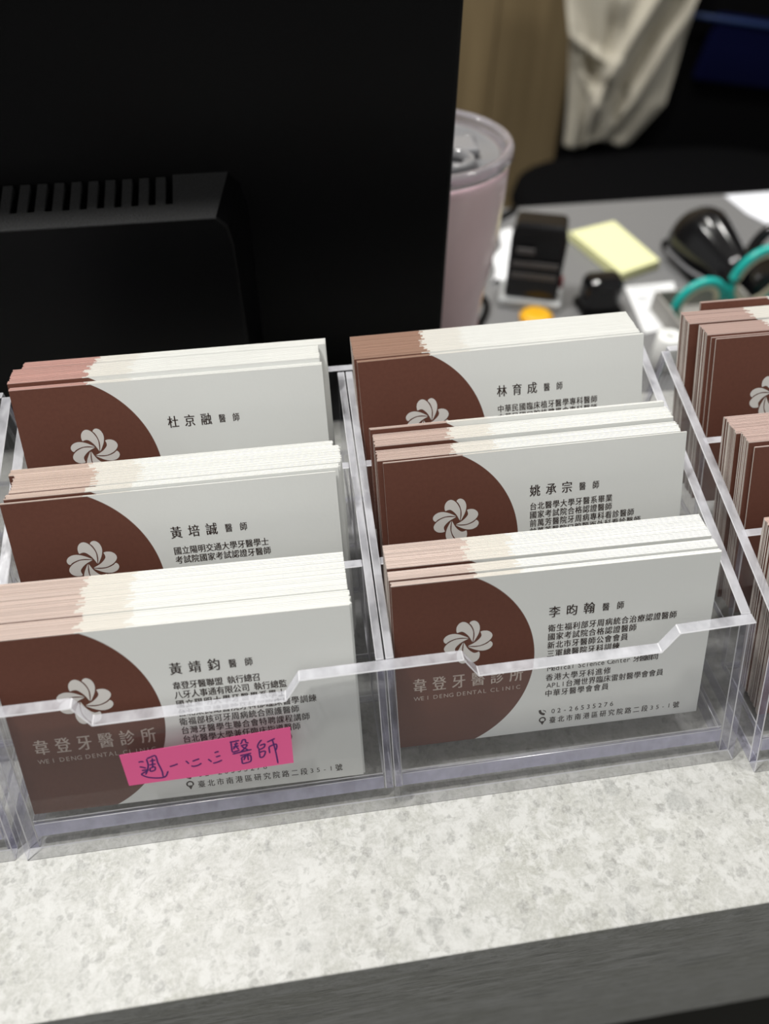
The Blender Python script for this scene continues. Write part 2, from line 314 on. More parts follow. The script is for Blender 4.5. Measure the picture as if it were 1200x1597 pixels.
# ------------------------------------------------------------------ card trays
BET = math.radians(24.4); SB, CBt = math.sin(BET), math.cos(BET); T = 2.9
def wy(z): return z*SB/CBt               # y of the outer face of the front wall at height z
W = 203.5
FRONT_OUT = [(0, 0), (W, 0), (W, 48.1), (181.6, 47.6), (176.9, 42.2), (126.0, 42.2), (122.0, 47.8), (78.9, 47.8), (74.9, 42.0), (26.2, 42.0), (22.2, 48.0), (0, 48.1)]
def arris(o):
    if ACL.name not in o.data.materials: o.data.materials.append(ACL)
    m = o.modifiers.new('arris', 'BEVEL'); m.width = .22*MM; m.segments = 1; m.limit_method = 'ANGLE'; m.angle_limit = math.radians(30); m.material = len(o.data.materials)-1
def make_tray(name, label, group):
    t = empty(name, (0, 0, 0), 0, label, 'card holder', group)
    F = lambda x, v: (x, v*SB, v*CBt)
    nn = (0, CBt*T, -SB*T)
    bm = prism(B(), [F(*p) for p in FRONT_OUT], (0, T/CBt, 0), 0, lambda i: 3 if i == 0 else 2 if i in (1, 11) else 1); obj('front_panel', bm, [ACR, ACE, ACI, ACT], t)
    ftop = (48.1*SB, 48.1*CBt)
    back_top, yb = (117, 67.6), 121.5
    y0 = T/CBt+.05
    prof = [(y0, 0), (ftop[0]+y0, ftop[1]), back_top, (yb, 0)]
    for x in (0, W-T):
        obj('side_panel', prism(B(), [(x, a, b_) for a, b_ in prof], (T, 0, 0), 0, lambda i: 1 if i == 1 else 2), [ACR, ACE, ACI], t)
    prof2 = [(y0, 7), (ftop[0]+y0, ftop[1]-.3), (back_top[0]-.5, back_top[1]-.4), (yb-.5, 0.4)]
    for x in (99.1, 101.75):
        obj('centre_panel', prism(B(), [(x, a, b_) for a, b_ in prof2], (2.2, 0, 0), 0, lambda i: 1 if i == 1 else 2), [ACR, ACE, ACI], t)
    bk = [(T+.05, yb-.3, 0), (W-T-.05, yb-.3, 0), (W-T-.05, back_top[0]-.3, back_top[1]), (T+.05, back_top[0]-.3, back_top[1])]
    obj('back_panel', prism(B(), bk, (0, 2.8, 0), 0, 1), [ACR, ACE], t)
    tops = [(52.5, 49.3), (84.2, 57.4)]
    floors = [8.5, 20.0, 32.1]
    for c0, c1 in ((T+.05, 99.05), (104.0, W-T-.05)):
        for k, (ty, tz) in enumerate(tops):
            zb = floors[k]-2.4
            pts = [(c0, ty-2.6, tz), (c1, ty-2.6, tz), (c1, ty-2.6-(tz-zb)*SB/CBt, zb), (c0, ty-2.6-(tz-zb)*SB/CBt, zb)]
            obj('divider', prism(B(), pts, (0, 2.6, 0), 0, lambda i: 1 if i == 0 else 2), [ACR, ACE, ACI], t)
        for k, z in enumerate(floors):
            ya = wy(z)+T/CBt+.1 if k == 0 else tops[k-1][0]-(tops[k-1][1]-z)*SB/CBt+.1
            yb_ = tops[k][0]-2.7-(tops[k][1]-z)*SB/CBt if k < 2 else yb-1.9-.0*z-(z*(yb-back_top[0])/back_top[1])
            bm = box(B(), (c0+.02, ya, z-2.3), (c1-.02, yb_-.1, z-.02))
            for f in bm.faces: f.material_index = 0 if abs(f.normal.z) > .5 else 2
            obj('floor_panel', bm, [ACR, ACE, ACI], t)
        ya = wy(5.5)+T/CBt+.04
        obj('floor_bead', prism(B(), [(c0, wy(3.4)+T/CBt+.05, 3.4), (c0, wy(7.6)+T/CBt+.05, 7.6), (c0, wy(6.1)+T/CBt+1.6, 6.1), (c0, wy(3.4)+T/CBt+1.6, 3.4)], (c1-c0, 0, 0)), ACF, t)
    for ch in t.children: arris(ch)
    return t
def copy_tree(o, parent=None, label=None):
    c = o.copy(); C.objects.link(c)
    if parent is not None: c.parent = parent
    if label: c['label'] = label
    for ch in list(o.children): copy_tree(ch, c)
    return c
tray = make_tray('card_tray', 'middle clear acrylic six-pocket card holder, pink tag on its front', 'clear acrylic card holders')
tr = copy_tree(tray, None, 'clear acrylic card holder cut off by the right edge, beside the middle one'); tr.location = Vector((207.9, -4.6, 0))*MM
tl = copy_tree(tray, None, 'clear acrylic card holder mostly outside the left edge, beside the middle one'); tl.location = Vector((-206.6, 0.6, 0))*MM

# ------------------------------------------------------------------ glyphs
_g = {}
def glyph(ch):
    if ch in _g: return _g[ch]
    cu = bpy.data.curves.new('g', 'FONT'); cu.body = ch; cu.size = 1; cu.resolution_u = 3; cu.offset = 0.0
    to = bpy.data.objects.new('g', cu); C.objects.link(to); bpy.context.view_layer.update()
    me = bpy.data.meshes.new_from_object(to.evaluated_get(bpy.context.evaluated_depsgraph_get()))
    v = [(q.co.x, q.co.y) for q in me.vertices]; f = [tuple(p.vertices) for p in me.polygons]
    bpy.data.objects.remove(to); bpy.data.curves.remove(cu); bpy.data.meshes.remove(me)
    _g[ch] = (v, f); return _g[ch]
_ref = glyph('國')[0]; RW = max(p[0] for p in _ref)-min(p[0] for p in _ref); RCX = (max(p[0] for p in _ref)+min(p[0] for p in _ref))/2; RCY = (max(p[1] for p in _ref)+min(p[1] for p in _ref))/2
class Ink:
    def __init__(s, bold=.045): s.v = []; s.f = []; s.bold = bold
    def add(s, vs, fs, y=-0.03):
        n = len(s.v); s.v += [(a*MM, y*MM, b_*MM) for a, b_ in vs]; s.f += [tuple(i+n for i in q) for q in fs]
    def cjk(s, ch, cx, cy, size, sy=1.0):
        vs, fs = glyph(ch); k = size/RW; 
        for q, sh in enumerate((-.5, .5)): s.add([((x-RCX)*k+cx+sh*s.bold*size, (y-RCY)*k*sy+cy) for x, y in vs], fs, -.03-.006*q)
    def latin(s, ch, cx, cy, h):
        vs, fs = glyph(ch)
        if not vs: return
        H = [p[1] for p in glyph('H')[0]]; k = h/(max(H)-min(H)); mx = (max(p[0] for p in vs)+min(p[0] for p in vs))/2
        s.add([((x-mx)*k+cx, (y-(max(H)+min(H))/2)*k+cy) for x, y in vs], fs)
    def line(s, txt, u0, u1, v, size, half=.62, vend=None, sy=1.22):
        """characters spread evenly from u0 (left edge) to u1 (right edge)"""
        ws = [1.0 if ord(c) > 255 else (.5 if c == ' ' else half) for c in txt]
        tot = sum(ws); pitch = ((u1-u0)-size*.9)/(tot-(ws[0]+ws[-1])/2) if len(txt) > 1 else 0
        x = u0+size*.45
        for i, c in enumerate(txt):
            if i: x += pitch*(ws[i-1]+ws[i])/2
            vv = v if vend is None else v+(vend-v)*(x-u0)/(u1-u0)
            if ord(c) > 255: s.cjk(c, x, vv, size, sy)
            elif c != ' ': s.latin(c, x, vv, size*.86)
    def mesh(s, name, mat, parent):
        me = bpy.data.meshes.new(name); me.from_pydata(s.v, [], s.f); me.update()
        return link(name, me, mat, parent)
def ribbon(pts, wd):
    """flat stroke with rounded look from polyline pts"""
    vs, fs = [], []
    P = [Vector(p) for p in pts]
    for i, p in enumerate(P):
        a = P[max(0, i-1)]; b_ = P[min(len(P)-1, i+1)]; t = (b_-a).normalized(); n = Vector((-t.y, t.x))
        ww = wd*(.55 if i in (0, len(P)-1) else 1)
        vs += [tuple(p+n*ww/2), tuple(p-n*ww/2)]
        if i: k = 2*i; fs.append((k-2, k-1, k+1, k))
    return vs, fs
def smooth_path(pts, closed=False, n=6):
    P = [Vector(p) for p in pts]; out = []; m = len(P)
    for i in range(m if closed else m-1):
        g = (lambda j: P[j % m]) if closed else (lambda j: P[max(0, min(m-1, j))])
        p0, p1, p2, p3 = g(i-1), g(i), g(i+1), g(i+2)
        for k in range(n):
            t = k/n
            out.append(.5*((2*p1)+(p2-p0)*t+(2*p0-5*p1+4*p2-p3)*t*t+(3*p1-p0-3*p2+p3)*t**3))
    if not closed: out.append(P[-1])
    return out
# flower logo: one pair of petals traced, turned four times
PA = [(655, 492), (600, 400), (540, 340), (480, 306), (425, 314), (386, 327), (372, 272), (385, 205), (430, 150), (490, 128), (550, 145), (604, 190), (646, 255), (668, 320), (668, 400), (661, 488)]
PB = [(597, 150), (635, 112), (690, 106), (745, 140), (778, 210), (776, 290), (745, 380), (682, 490), (676, 480), (690, 400), (687, 320), (664, 245), (630, 185)]
def tomm(p):
    dx, dy = p[0]-585, p[1]-503       # px at 12x; u axis = (63,-6.8), v axis (up) = (-2,-57)
    det = 63*(-57)-(-6.8)*(-2); return ((dx*(-57)-dy*(-2))/det, (63*dy-(-6.8)*dx)/det)
def flower(ink, cx, cy, s=1.0):
    for poly in (PA, PB):
        q = [tomm(p) for p in poly]
        q = smooth_path(q, True, 3)
        # triangulate once with a temp bmesh
        bm = B(); vs = [bm.verts.new((a.x, a.y, 0)) for a in q]; f = bm.faces.new(vs); bmesh.ops.triangulate(bm, faces=[f])
        bm.verts.index_update(); pts = [(v.co.x, v.co.y) for v in bm.verts]; fs = [tuple(v.index for v in f.verts) for f in bm.faces]; bm.free()
        for k in range(4):
            a = k*math.pi/2; c, s_ = math.cos(a), math.sin(a)
            ink.add([((x*c-y*s_)*s+cx, (x*s_+y*c)*s+cy) for x, y in pts], fs)

# ------------------------------------------------------------------ cards
CW, CH, CTH = 90.0, 54.0, 0.42
def card_mesh():
    bm = box(B(), (0, 0, 0), (CW, CTH, CH))
    for f in bm.faces:
        n = f.normal
        f.material_index = 0 if n.y < -.5 else 1 if n.y > .5 else 2 if abs(n.z) > .5 else 3 if n.x < 0 else 4
    me = bpy.data.meshes.new('card'); bm.to_mesh(me); bm.free()
    for m in (CF, CB, CT, CS, CB): me.materials.append(m)
    return me
CARD = card_mesh()
CONTACT = ('02-26535276', '臺北市南港區研究院路二段35-1號')
def pose(P, lean, yawd, rolld):
    l, y, r = map(math.radians, (lean, yawd, rolld))
    u = Vector((math.cos(y), math.sin(y), 0)); n0 = Vector((-math.sin(y), math.cos(y), 0))
    v = math.cos(l)*Vector((0, 0, 1))+math.sin(l)*n0
    u2 = math.cos(r)*u+math.sin(r)*v; v2 = -math.sin(r)*u+math.cos(r)*v; n = v2.cross(u2)*1.0
    n = -u2.cross(v2)
    m = Matrix((u2, n, v2)).transposed().to_4x4(); m.translation = Vector(P)*MM; return m
def card(name, P, lean, yw, rl, ink, label, group):
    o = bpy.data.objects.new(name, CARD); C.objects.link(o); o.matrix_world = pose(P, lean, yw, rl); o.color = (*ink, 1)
    tag(o, label, 'card', group); return o
def print_card(o, name, lines, full=True):
    k = Ink(); k.line(name, 43.0, 55.2, 40.7, 2.75, sy=1.15); k.line('醫師', 57.9, 63.6, 40.5, 1.75, sy=1.3); k.mesh('name_print', INK, o)
    k = Ink()
    for txt, u1, v in lines: k.line(txt, 42.9, u1, v, 1.84, sy=1.15)
    if lines: k.mesh('credential_print', INK, o)
    k = Ink(); flower(k, 20.3, 34.0); k.mesh('flower_logo', INKW, o)
    if full:
        k = Ink(); k.line('韋登牙醫診所', 5.0, 35.6, 21.3, 3.4, sy=1.25); k.mesh('clinic_name', INKC, o)
        k = Ink(); k.line('WEI DENG DENTAL CLINIC', 5.0, 35.4, 16.9, 1.55, half=1.0); k.mesh('clinic_name_latin', INKC, o)
        k = Ink(); k.line(CONTACT[0], 44.6, 63.9, 6.7, 1.8, half=1.0); k.line(CONTACT[1], 44.6, 84.0, 3.4, 1.7, half=.7)
        # handset and map pin
        k.add(*ribbon(smooth_path([(41.4, 7.6), (41.7, 6.5), (42.9, 5.8)]), .75)); k.add(*ribbon([(42.3, 7.4), (43.0, 7.1), (43.2, 6.5)], .25))
        ring = [(42.3+.85*math.cos(a), 3.9+.85*math.sin(a)) for a in [math.radians(-40+q*20) for q in range(15)]]
        k.add(*ribbon(ring, .42)); k.add([(41.55, 3.4), (43.05, 3.4), (42.3, 2.0)], [(0, 1, 2)])
        k.mesh('contact_print', INK, o)
FR = {'L1': (3.78, 78.02, 32.10, 27.72, 0.13, -0.09), 'L2': (4.15, 44.70, 20.00, 27.00, -0.15, 0.11), 'L3': (3.34, 9.0, 8.50, 26.76, -1.03, 0.13),
      'R1': (105.30, 77.61, 32.10, 28.59, -0.23, 0.98), 'R2': (108.05, 46.42, 20.00, 26.42, -0.12, 0.46), 'R3': (104.65, 13.71, 8.50, 23.42, -0.72, 0.12),
      'T1': (0, 0, 32.10, 27.0, 0, 0.1), 'T2': (0, 0, 20.0, 27.0, 0, 0.1), 'T3': (0, 0, 8.5, 25.0, 0, 0.1)}
TXT = {
 'L1': ('杜京融', []),
 'L2': ('黃培誠', [('國立陽明交通大學牙醫學士', 69.0, 35.2), ('考試院國家考試認證牙醫師', 69.3, 32.4)]),
 'L3': ('黃靖鈞', [('韋登牙醫聯盟 執行總召', 65.0, 35.6), ('八牙人事通有限公司 執行總監', 71.6, 32.8), ('國立陽明大學牙醫學系學士', 71, 30.0), ('台北榮民總醫院牙科部臨床醫學訓練', 78.9, 27.2),
     ('衛福部核可牙周病統合照護醫師', 74.0, 24.4), ('台灣牙醫學生聯合會特聘課程講師', 76.6, 21.6), ('台北醫學大學兼任臨床指導醫師', 73.8, 18.8), ('牙醫學會會員(專科醫師)', 72, 16.0)]),
 'R1': ('林育成', [('中華民國臨床植牙醫學專科醫師', 75.0, 35.1), ('中華民國口腔植體學會專科醫師', 75.0, 32.4)]),
 'R2': ('姚承宗', [('台北醫學大學牙醫系畢業', 67.9, 35.8), ('國家考試院合格認證醫師', 67.9, 33.1), ('前萬芳醫院牙周病專科看診醫師', 75.0, 30.4), ('前萬芳醫院口腔顎面外科看診醫師', 77.2, 27.7)]),
 'R3': ('李昀翰', [('衛生福利部牙周病統合治療認證醫師', 79.3, 35.5), ('國家考試院合格認證醫師', 67.9, 32.7), ('新北市牙醫師公會會員', 65.7, 29.9), ('三軍總醫院牙科訓練', 63.5, 27.1),
     ('Medical Science Center 牙醫顧問', 75.5, 22.0), ('香港大學牙科進修', 61.6, 18.9), ('APLI台灣世界臨床雷射醫學會會員', 77.6, 16.1), ('中華牙醫學會會員', 61.4, 13.3)]),
 'T1': None, 'T2': None, 'T3': None}
PINK = (0.58, 0.42, 0.36)
# per stack: ink of the cut edges, label words, list of (y offset from front card, x shift, z shift, lean shift, extra yaw, count) groups front to back
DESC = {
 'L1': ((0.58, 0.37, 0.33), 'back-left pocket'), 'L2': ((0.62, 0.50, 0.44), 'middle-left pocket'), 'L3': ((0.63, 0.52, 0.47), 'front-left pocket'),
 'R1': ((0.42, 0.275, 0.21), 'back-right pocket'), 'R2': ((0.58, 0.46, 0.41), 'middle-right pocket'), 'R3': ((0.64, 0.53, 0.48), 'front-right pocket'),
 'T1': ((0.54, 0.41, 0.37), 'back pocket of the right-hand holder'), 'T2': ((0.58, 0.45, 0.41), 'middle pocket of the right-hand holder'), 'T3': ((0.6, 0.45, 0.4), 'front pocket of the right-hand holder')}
GR = {  # groups: (gap before in mm, cards, x shift, z shift)
 'L1': [(0, 3, .1, .0), (.2, 3, -1.2, .9), (.0, 12, -.3, .6), (.5, 7, 2.0, .3)],
 'L2': [(0, 1, 0, 0), (.5, 4, 1.1, .4), (.1, 15, 2.0, .5), (.1, 5, .3, .2)],
 'L3': [(0, 10, .3, .0), (.1, 16, -.6, .2), (.1, 10, -1.0, 0)],
 'R1': [(0, 2, 0, 0), (.3, 14, -1.0, .2), (.0, 10, -2.0, .2)],
 'R2': [(0, 1, 0, 0), (.3, 9, -1.6, .2), (1.2, 11, -1.5, .5), (.3, 2, -2.2, 1.6)],
 'R3': [(0, 3, 0, 0), (.3, 6, -1.4, .3), (.9, 17, -1.3, .3)],
 'T1': [(0, 1, 0, 0), (.2, 1, -1.3, .1), (.1, 12, -2.3, .6), (1.6, 14, -4.9, .2), (.3, 2, 2.0, 2.2)],
 'T2': [(0, 1, 0, 0), (.4, 10, -1.6, .9), (.3, 16, -2.6, .2)],
 'T3': [(0, 3, 0, 0), (.6, 22, .3, .3)]}
FRONTPOS = {'T1': (216.4, 99.0-24.5, 32.1), 'T2': (215.0, 62.3-24.5, 20.0), 'T3': (207.9+4.4, 9.0, 8.5)}
ndepth = {}
for key, f in FR.items():
    x0, y0, z0, lean, yw, rl = f
    if key in FRONTPOS: x0, y0, z0 = FRONTPOS[key]
    ink, where = DESC[key]
    txt = TXT[key]
    cn_ = 'business_card'
    grp = 'business cards packed in the %s' % where
    y = y0; idx = 0; step = (CTH+.02)/math.cos(math.radians(lean))
    for gi, (gap, cnt, dx, dz) in enumerate(GR[key]):
        y += gap
        for k in range(cnt):
            jx = 0 if idx == 0 else dx+random.uniform(-.28, .28); jz = 0 if idx == 0 else dz+random.uniform(-.03, .05)
            lift = CTH*math.sin(math.radians(lean))+.06
            if idx == 0:
                lab = 'front card of the %s, brown disc and white flower logo' % where
            else:
                nth = idx+1
                if idx == 1: lab = 'card directly behind the front card in the %s' % where
                elif idx == sum(g[1] for g in GR[key])-1: lab = 'rearmost card of the stack in the %s' % where
                elif gi and k == 0: lab = '%s in the %s' % (('', 'card leading the second bundle', 'card leading the third bundle', 'card leading the fourth bundle', 'card leading the fifth bundle')[gi], where)
                else: lab = 'plain card edge packed inside the stack in the %s' % where
            jz = max(0, jz)
            r_ = rl if idx == 0 else rl*.3
            if idx and gi: r_ = random.uniform(-.02, .04)+max(rl, 0)*.5
            if key == 'R1' : r_ = rl*(1 if idx < 2 else .85)
            xx = x0+jx
            if key in ('L1', 'L2', 'L3'): xx = min(max(xx, 3.35), 7.1)
            if key[0] == 'R': xx = min(max(xx, 104.3), 110.3)
            if key[0] == 'T': xx = max(xx, 211.1)
            o = card(cn_, (xx, y+jz*math.tan(math.radians(lean)), z0+lift+jz), lean, yw, max(r_, 0) if idx else r_, ink, lab, grp)
            if idx == 0 and txt: print_card(o, txt[0], txt[1], full=key.endswith('3') )
            if idx == 0 and key[0] == 'T':
                k_ = Ink(); flower(k_, 20.3, 34.0); k_.mesh('flower_logo', INKW, o)
            if idx == 0: o['group'] = 'front cards of the pockets'
            idx += 1; y += step
    ndepth[key] = (y-y0, idx)
print('STACKS', ndepth)

# ------------------------------------------------------------------ pink handwritten tag stuck on the front wall
tagM = bpy.data.materials.new('pink_film'); tagM.use_nodes = True
N, L = tagM.node_tree.nodes, tagM.node_tree.links; b = N['Principled BSDF']; b.inputs['Base Color'].default_value = (1.0, 0.15, 0.40, 1); b.inputs['Roughness'].default_value = .35
t_ = N.new('ShaderNodeBsdfTransparent'); t_.inputs[0].default_value = (1, .35, .6, 1); mx = N.new('ShaderNodeMixShader'); mx.inputs[0].default_value = .86
L.new(t_.outputs[0], mx.inputs[1]); L.new(b.outputs[0], mx.inputs[2]); L.new(mx.outputs[0], N['Material Output'].inputs[0])
# local frame: x along tray, z up the sloping wall, y into it
def wall_obj_matrix():
    m = Matrix(((1, 0, 0), (0, CBt, -SB), (0, SB, CBt))).transposed().to_4x4(); return m
Q = [(31.3, 21.35), (74.7, 21.6), (75.1, 33.6), (30.8, 31.8)]
bm = B(); nx = 22
top = []; bot = []
for i in range(nx+1):
    t = i/nx
    for lst, (a, b_) in ((bot, (Q[0], Q[1])), (top, (Q[3], Q[2]))):
        x = a[0]+(b_[0]-a[0])*t; z = a[1]+(b_[1]-a[1])*t; lst.append((x, z))
def fy(t): return -.12-.12*math.sin(t*3.1)**2
rings = []
for i in range(nx+1):
    yy = fy(i/nx); (bx, bz), (tx, tz) = bot[i], top[i]
    rings.append([bm.verts.new(Vector(p)*MM) for p in ((bx, yy, bz), (tx, yy, tz), (tx, yy+.08, tz), (bx, yy+.08, bz))])
for a, b_ in zip(rings, rings[1:]):
    for k in range(4): bm.faces.new((a[k], a[(k+1) % 4], b_[(k+1) % 4], b_[k]))
bm.faces.new(rings[0]); bm.faces.new(rings[-1])
sn = obj('sticky_tag', bm, tagM); sn.matrix_world = wall_obj_matrix()
tag(sn, 'pink sticky tag with purple handwriting on the middle holder front', 'sticky note')
ST = [[(198,218),(212,214),(226,216)],[(204,244),(222,247),(240,252)],[(216,266),(240,262),(252,262),(232,276),(216,288),(236,300),(262,307),(300,309),(332,306),(350,296),(360,268)],
 [(240,200),(250,230),(248,262),(238,290)],[(242,198),(264,188),(286,180),(296,196),(302,218),(316,246),(328,272),(334,302)],[(258,212),(274,208),(290,206)],[(272,195),(274,222),(276,248)],[(256,234),(274,230),(292,228)],
 [(262,250),(264,270),(288,262),(286,244),(262,252)],
 [(368,243),(390,236),(412,227)],[(455,210),(464,217),(473,226)],[(492,212),(512,204),(530,198)],[(486,238),(502,240),(524,234),(542,222)],[(578,200),(588,207),(598,215)],
 [(612,165),(624,160),(636,158)],[(620,188),(632,184),(646,180)],[(606,222),(630,216),(656,204)],
 [(694,108),(720,104),(748,98)],[(702,108),(706,134),(712,160),(732,156),(752,150)],[(718,120),(730,118),(742,114)],[(714,134),(730,130),(746,127)],[(732,108),(726,130),(716,146)],[(728,130),(738,138),(746,146)],
 [(762,98),(762,108),(754,118)],[(762,98),(780,94),(784,108),(800,112)],[(756,128),(776,122),(792,122),(778,142),(756,160)],[(762,130),(782,142),(804,152)],[(712,172),(760,160),(818,146)],
 [(754,180),(784,174),(816,166)],[(762,190),(766,206),(770,222),(792,218),(814,210),(816,192),(810,178),(786,182),(762,190)],[(782,172),(782,190),(776,204)],[(796,170),(798,190),(802,204)],
 [(872,96),(860,108),(850,128),(856,142)],[(862,126),(878,120),(890,118),(888,132),(874,142),(860,146)],[(858,140),(862,168),(866,190)],[(864,162),(880,156),(894,156),(892,172),(882,186),(866,190)],
 [(902,108),(924,98),(946,88)],[(914,132),(916,148),(920,166)],[(914,132),(936,122),(954,118),(958,134),(952,150)],[(930,92),(944,130),(956,170),(968,220)]]
def nuv(p):                       # zoomed handwriting px -> tag (x, z) by inverse bilinear of the tag corners
    c = [(92, 176), (1030, 30), (1056, 215), (150, 357)]
    s, t = .5, .5
    for _ in range(8):
        px = [(1-s)*(1-t)*c[0][i]+s*(1-t)*c[1][i]+s*t*c[2][i]+(1-s)*t*c[3][i] for i in (0, 1)]
        ds = [(1-t)*(c[1][i]-c[0][i])+t*(c[2][i]-c[3][i]) for i in (0, 1)]; dt = [(1-s)*(c[3][i]-c[0][i])+s*(c[2][i]-c[1][i]) for i in (0, 1)]
        e = (p[0]-px[0], p[1]-px[1]); D = ds[0]*dt[1]-ds[1]*dt[0]
        s += (e[0]*dt[1]-e[1]*dt[0])/D; t += (ds[0]*e[1]-ds[1]*e[0])/D
    tp = (Q[3][0]+(Q[2][0]-Q[3][0])*s, Q[3][1]+(Q[2][1]-Q[3][1])*s); bt = (Q[0][0]+(Q[1][0]-Q[0][0])*s, Q[0][1]+(Q[1][1]-Q[0][1])*s)
    return (tp[0]+(bt[0]-tp[0])*t, tp[1]+(bt[1]-tp[1])*t, s)
k = Ink()
for st in ST:
    pts = [nuv(p) for p in smooth_path(st, False, 4)] if False else None
    sp = smooth_path(st, False, 4); q = [nuv((p.x, p.y)) for p in sp]
    vs, fs = ribbon([(a[0], a[1]) for a in q], .42)
    n = len(k.v)
    for i, (x, z) in enumerate(vs): k.v.append((x*MM, (fy(q[i//2][2])-.03)*MM, z*MM))
    k.f += [tuple(i+n for i in f) for f in fs]
k.mesh('handwriting', pmat('purple_ink', (0.09, 0.012, 0.16), .5), sn)

# ------------------------------------------------------------------ monitor
mo = empty('monitor', (-130, 222, -90), 0, 'black computer monitor seen from behind, above the left card stacks', 'monitor')
def mp_(name, bm, mat, smooth=False): 
    bmesh.ops.translate(bm, verts=bm.verts, vec=-Vector((-130, 222, -90))*MM); return obj(name, bm, mat, mo, smooth)
mp_('back_cover', box(B(), (-420, 200, -28), (152.8, 209, 318), bev=1.6), BLACKP)
mp_('screen', box(B(), (-417, 209.2, -25), (149.8, 216, 315), bev=.8), GLOSSB)
hx0, hx1 = -345, 67.6
bm = B()                                      # raised housing: sloped top and sides
hz_f, hz_b, yf, yb = 93.0, 99.4, 178, 200
pts_f = [(hx0, yf, -10), (hx1-.8, yf, -10), (hx1, yf, hz_f-12), (hx1-1, yf, hz_f-4), (hx1-4.5, yf, hz_f-.4), (hx0, yf, hz_f-.4)]
pts_b = [(hx0-6, yb, -16), (hx1+3.5, yb, -16), (hx1+6, yb, hz_b-14), (hx1+4.6, yb, hz_b-5), (hx1+.6, yb, hz_b-.3), (hx0-6, yb, hz_b-.3)]
VENTX = [47.0-5.93*i for i in range(15)]; SW = 2.6      # slots
# body below the vented lip
fv = [bm.verts.new(Vector(p)*MM) for p in pts_f]; bv = [bm.verts.new(Vector(p)*MM) for p in pts_b]
bm.faces.new(fv)
for i in range(len(fv)):
    j = (i+1) % len(fv)
    if i == 4: continue                       # top slope made of the lip and the ribs
    bm.faces.new((fv[i], bv[i], bv[j], fv[j]))
ho = mp_('housing', bm, pmat('black_housing_plastic', (0.003, 0.003, 0.0035), 0.32, spec=.18, bump=.1, nscale=3000)); bev_mod(ho, .8, 2)
def top_pt(x, t, dz=0):                       # t=0 front edge, 1 back edge
    return (x, yf+(yb-yf)*t, (hz_f-.4)+(hz_b-.3-hz_f+.4)*t+dz)
def slab(x0, x1, t0, t1, x0b=None, x1b=None):
    x0b = x0 if x0b is None else x0b; x1b = x1 if x1b is None else x1b
    bm = B(); a = [Vector(p)*MM for p in (top_pt(x0, t0), top_pt(x1, t0), top_pt(x1b, t1), top_pt(x0b, t1))]
    A_ = [bm.verts.new(p) for p in a]; D_ = [bm.verts.new(p-Vector((0, 0, (.5 if i < 2 else 2.2)*MM))) for i, p in enumerate(a)]
    bm.faces.new(A_); bm.faces.new(D_[::-1])
    for i in range(4): bm.faces.new((A_[i], D_[i], D_[(i+1) % 4], A_[(i+1) % 4]))
    return bm
mp_('front_lip', slab(hx0, VENTX[0]+SW/2, -.012, .34), BLACKR)
mp_('top_panel', slab(VENTX[0]+SW/2+.02, hx1-4.5, -.012, 1, None, hx1+.6), BLACKR)
mp_('top_panel', slab(hx0, VENTX[-1]-SW/2-.02, .345, 1), BLACKR)
for a, c in zip(VENTX, VENTX[1:]):
    mp_('vent_rib', slab(c+SW/2, a-SW/2, .345, .96), BLACKR)
mp_('stand_neck', box(B(), (-160, 219, -84), (-100, 229, 60), bev=2), BLACKP)
mp_('stand_base', box(B(), (-240, 178, -90), (-20, 330, -84), bev=2), BLACKP)

# ------------------------------------------------------------------ tumbler
tu = empty('tumbler', (150, 271, -90), 0, 'tall pink tumbler with clear lid beside the black monitor', 'tumbler')
pinkm = pmat('pink_enamel', (0.80, 0.60, 0.63), .32, spec=.5, coat=.4, noise=.12, nscale=40)
body = [(0, 0), (36, 0), (38, 3), (38.3, 78), (41.2, 104), (44.6, 130), (45.4, 160), (45.4, 164), (43.6, 165.0), (42, 163), (40, 120), (36, 8), (0, 8)]
obj('cup', lathe(B(), body, 64), pinkm, tu)
lidm = pmat('smoky_clear_lid', (0.30, 0.30, 0.31), .14, trans=.35); rimm = pmat('clear_pinkish_rim', (0.70, 0.66, 0.70), .08, trans=.8)
obj('lid', lathe(B(), [(0, 160), (38.5, 160), (40.2, 163.5), (40.6, 166), (40, 166.4), (39, 164.5), (0, 164.2)], 64), lidm, tu)
obj('lid_rim', lathe(B(), [(40.7, 166.0), (45.6, 165.2), (46.8, 166.5), (46.8, 169.5), (46.0, 171), (43.5, 171.6), (42.2, 169.5), (40.7, 166.0)], 64), rimm, tu)
obj('spout_ring', lathe(B(), [(8, 164.6), (11, 164.6), (11.5, 168), (10.5, 169.5), (8.5, 169.5), (8, 166)], 32, (14, -18, 0)), lidm, tu)
obj('slider', box(B(), (8, -10, 164.5), (30, 8, 169), bev=2), pmat('grey_slider', (0.22, .22, .23), .2), tu)
for (a, r) in ((20, 30), (75, 31), (140, 30), (200, 31), (260, 30), (320, 30)):
    obj('lid_stud', lathe(B(), [(0, 168.4), (2.5, 168.2), (4, 166.5), (4.4, 164.4)], 16, (r*math.cos(math.radians(a)), r*math.sin(math.radians(a)), 0)), lidm, tu, True)
obj('base_band', lathe(B(), [(38.4, 74), (38.9, 74.5), (38.9, 79), (38.5, 79.6)], 64), pmat('pink_band', (0.45, .28, .30), .4), tu)

# ------------------------------------------------------------------ things on the desk
DZ = -90
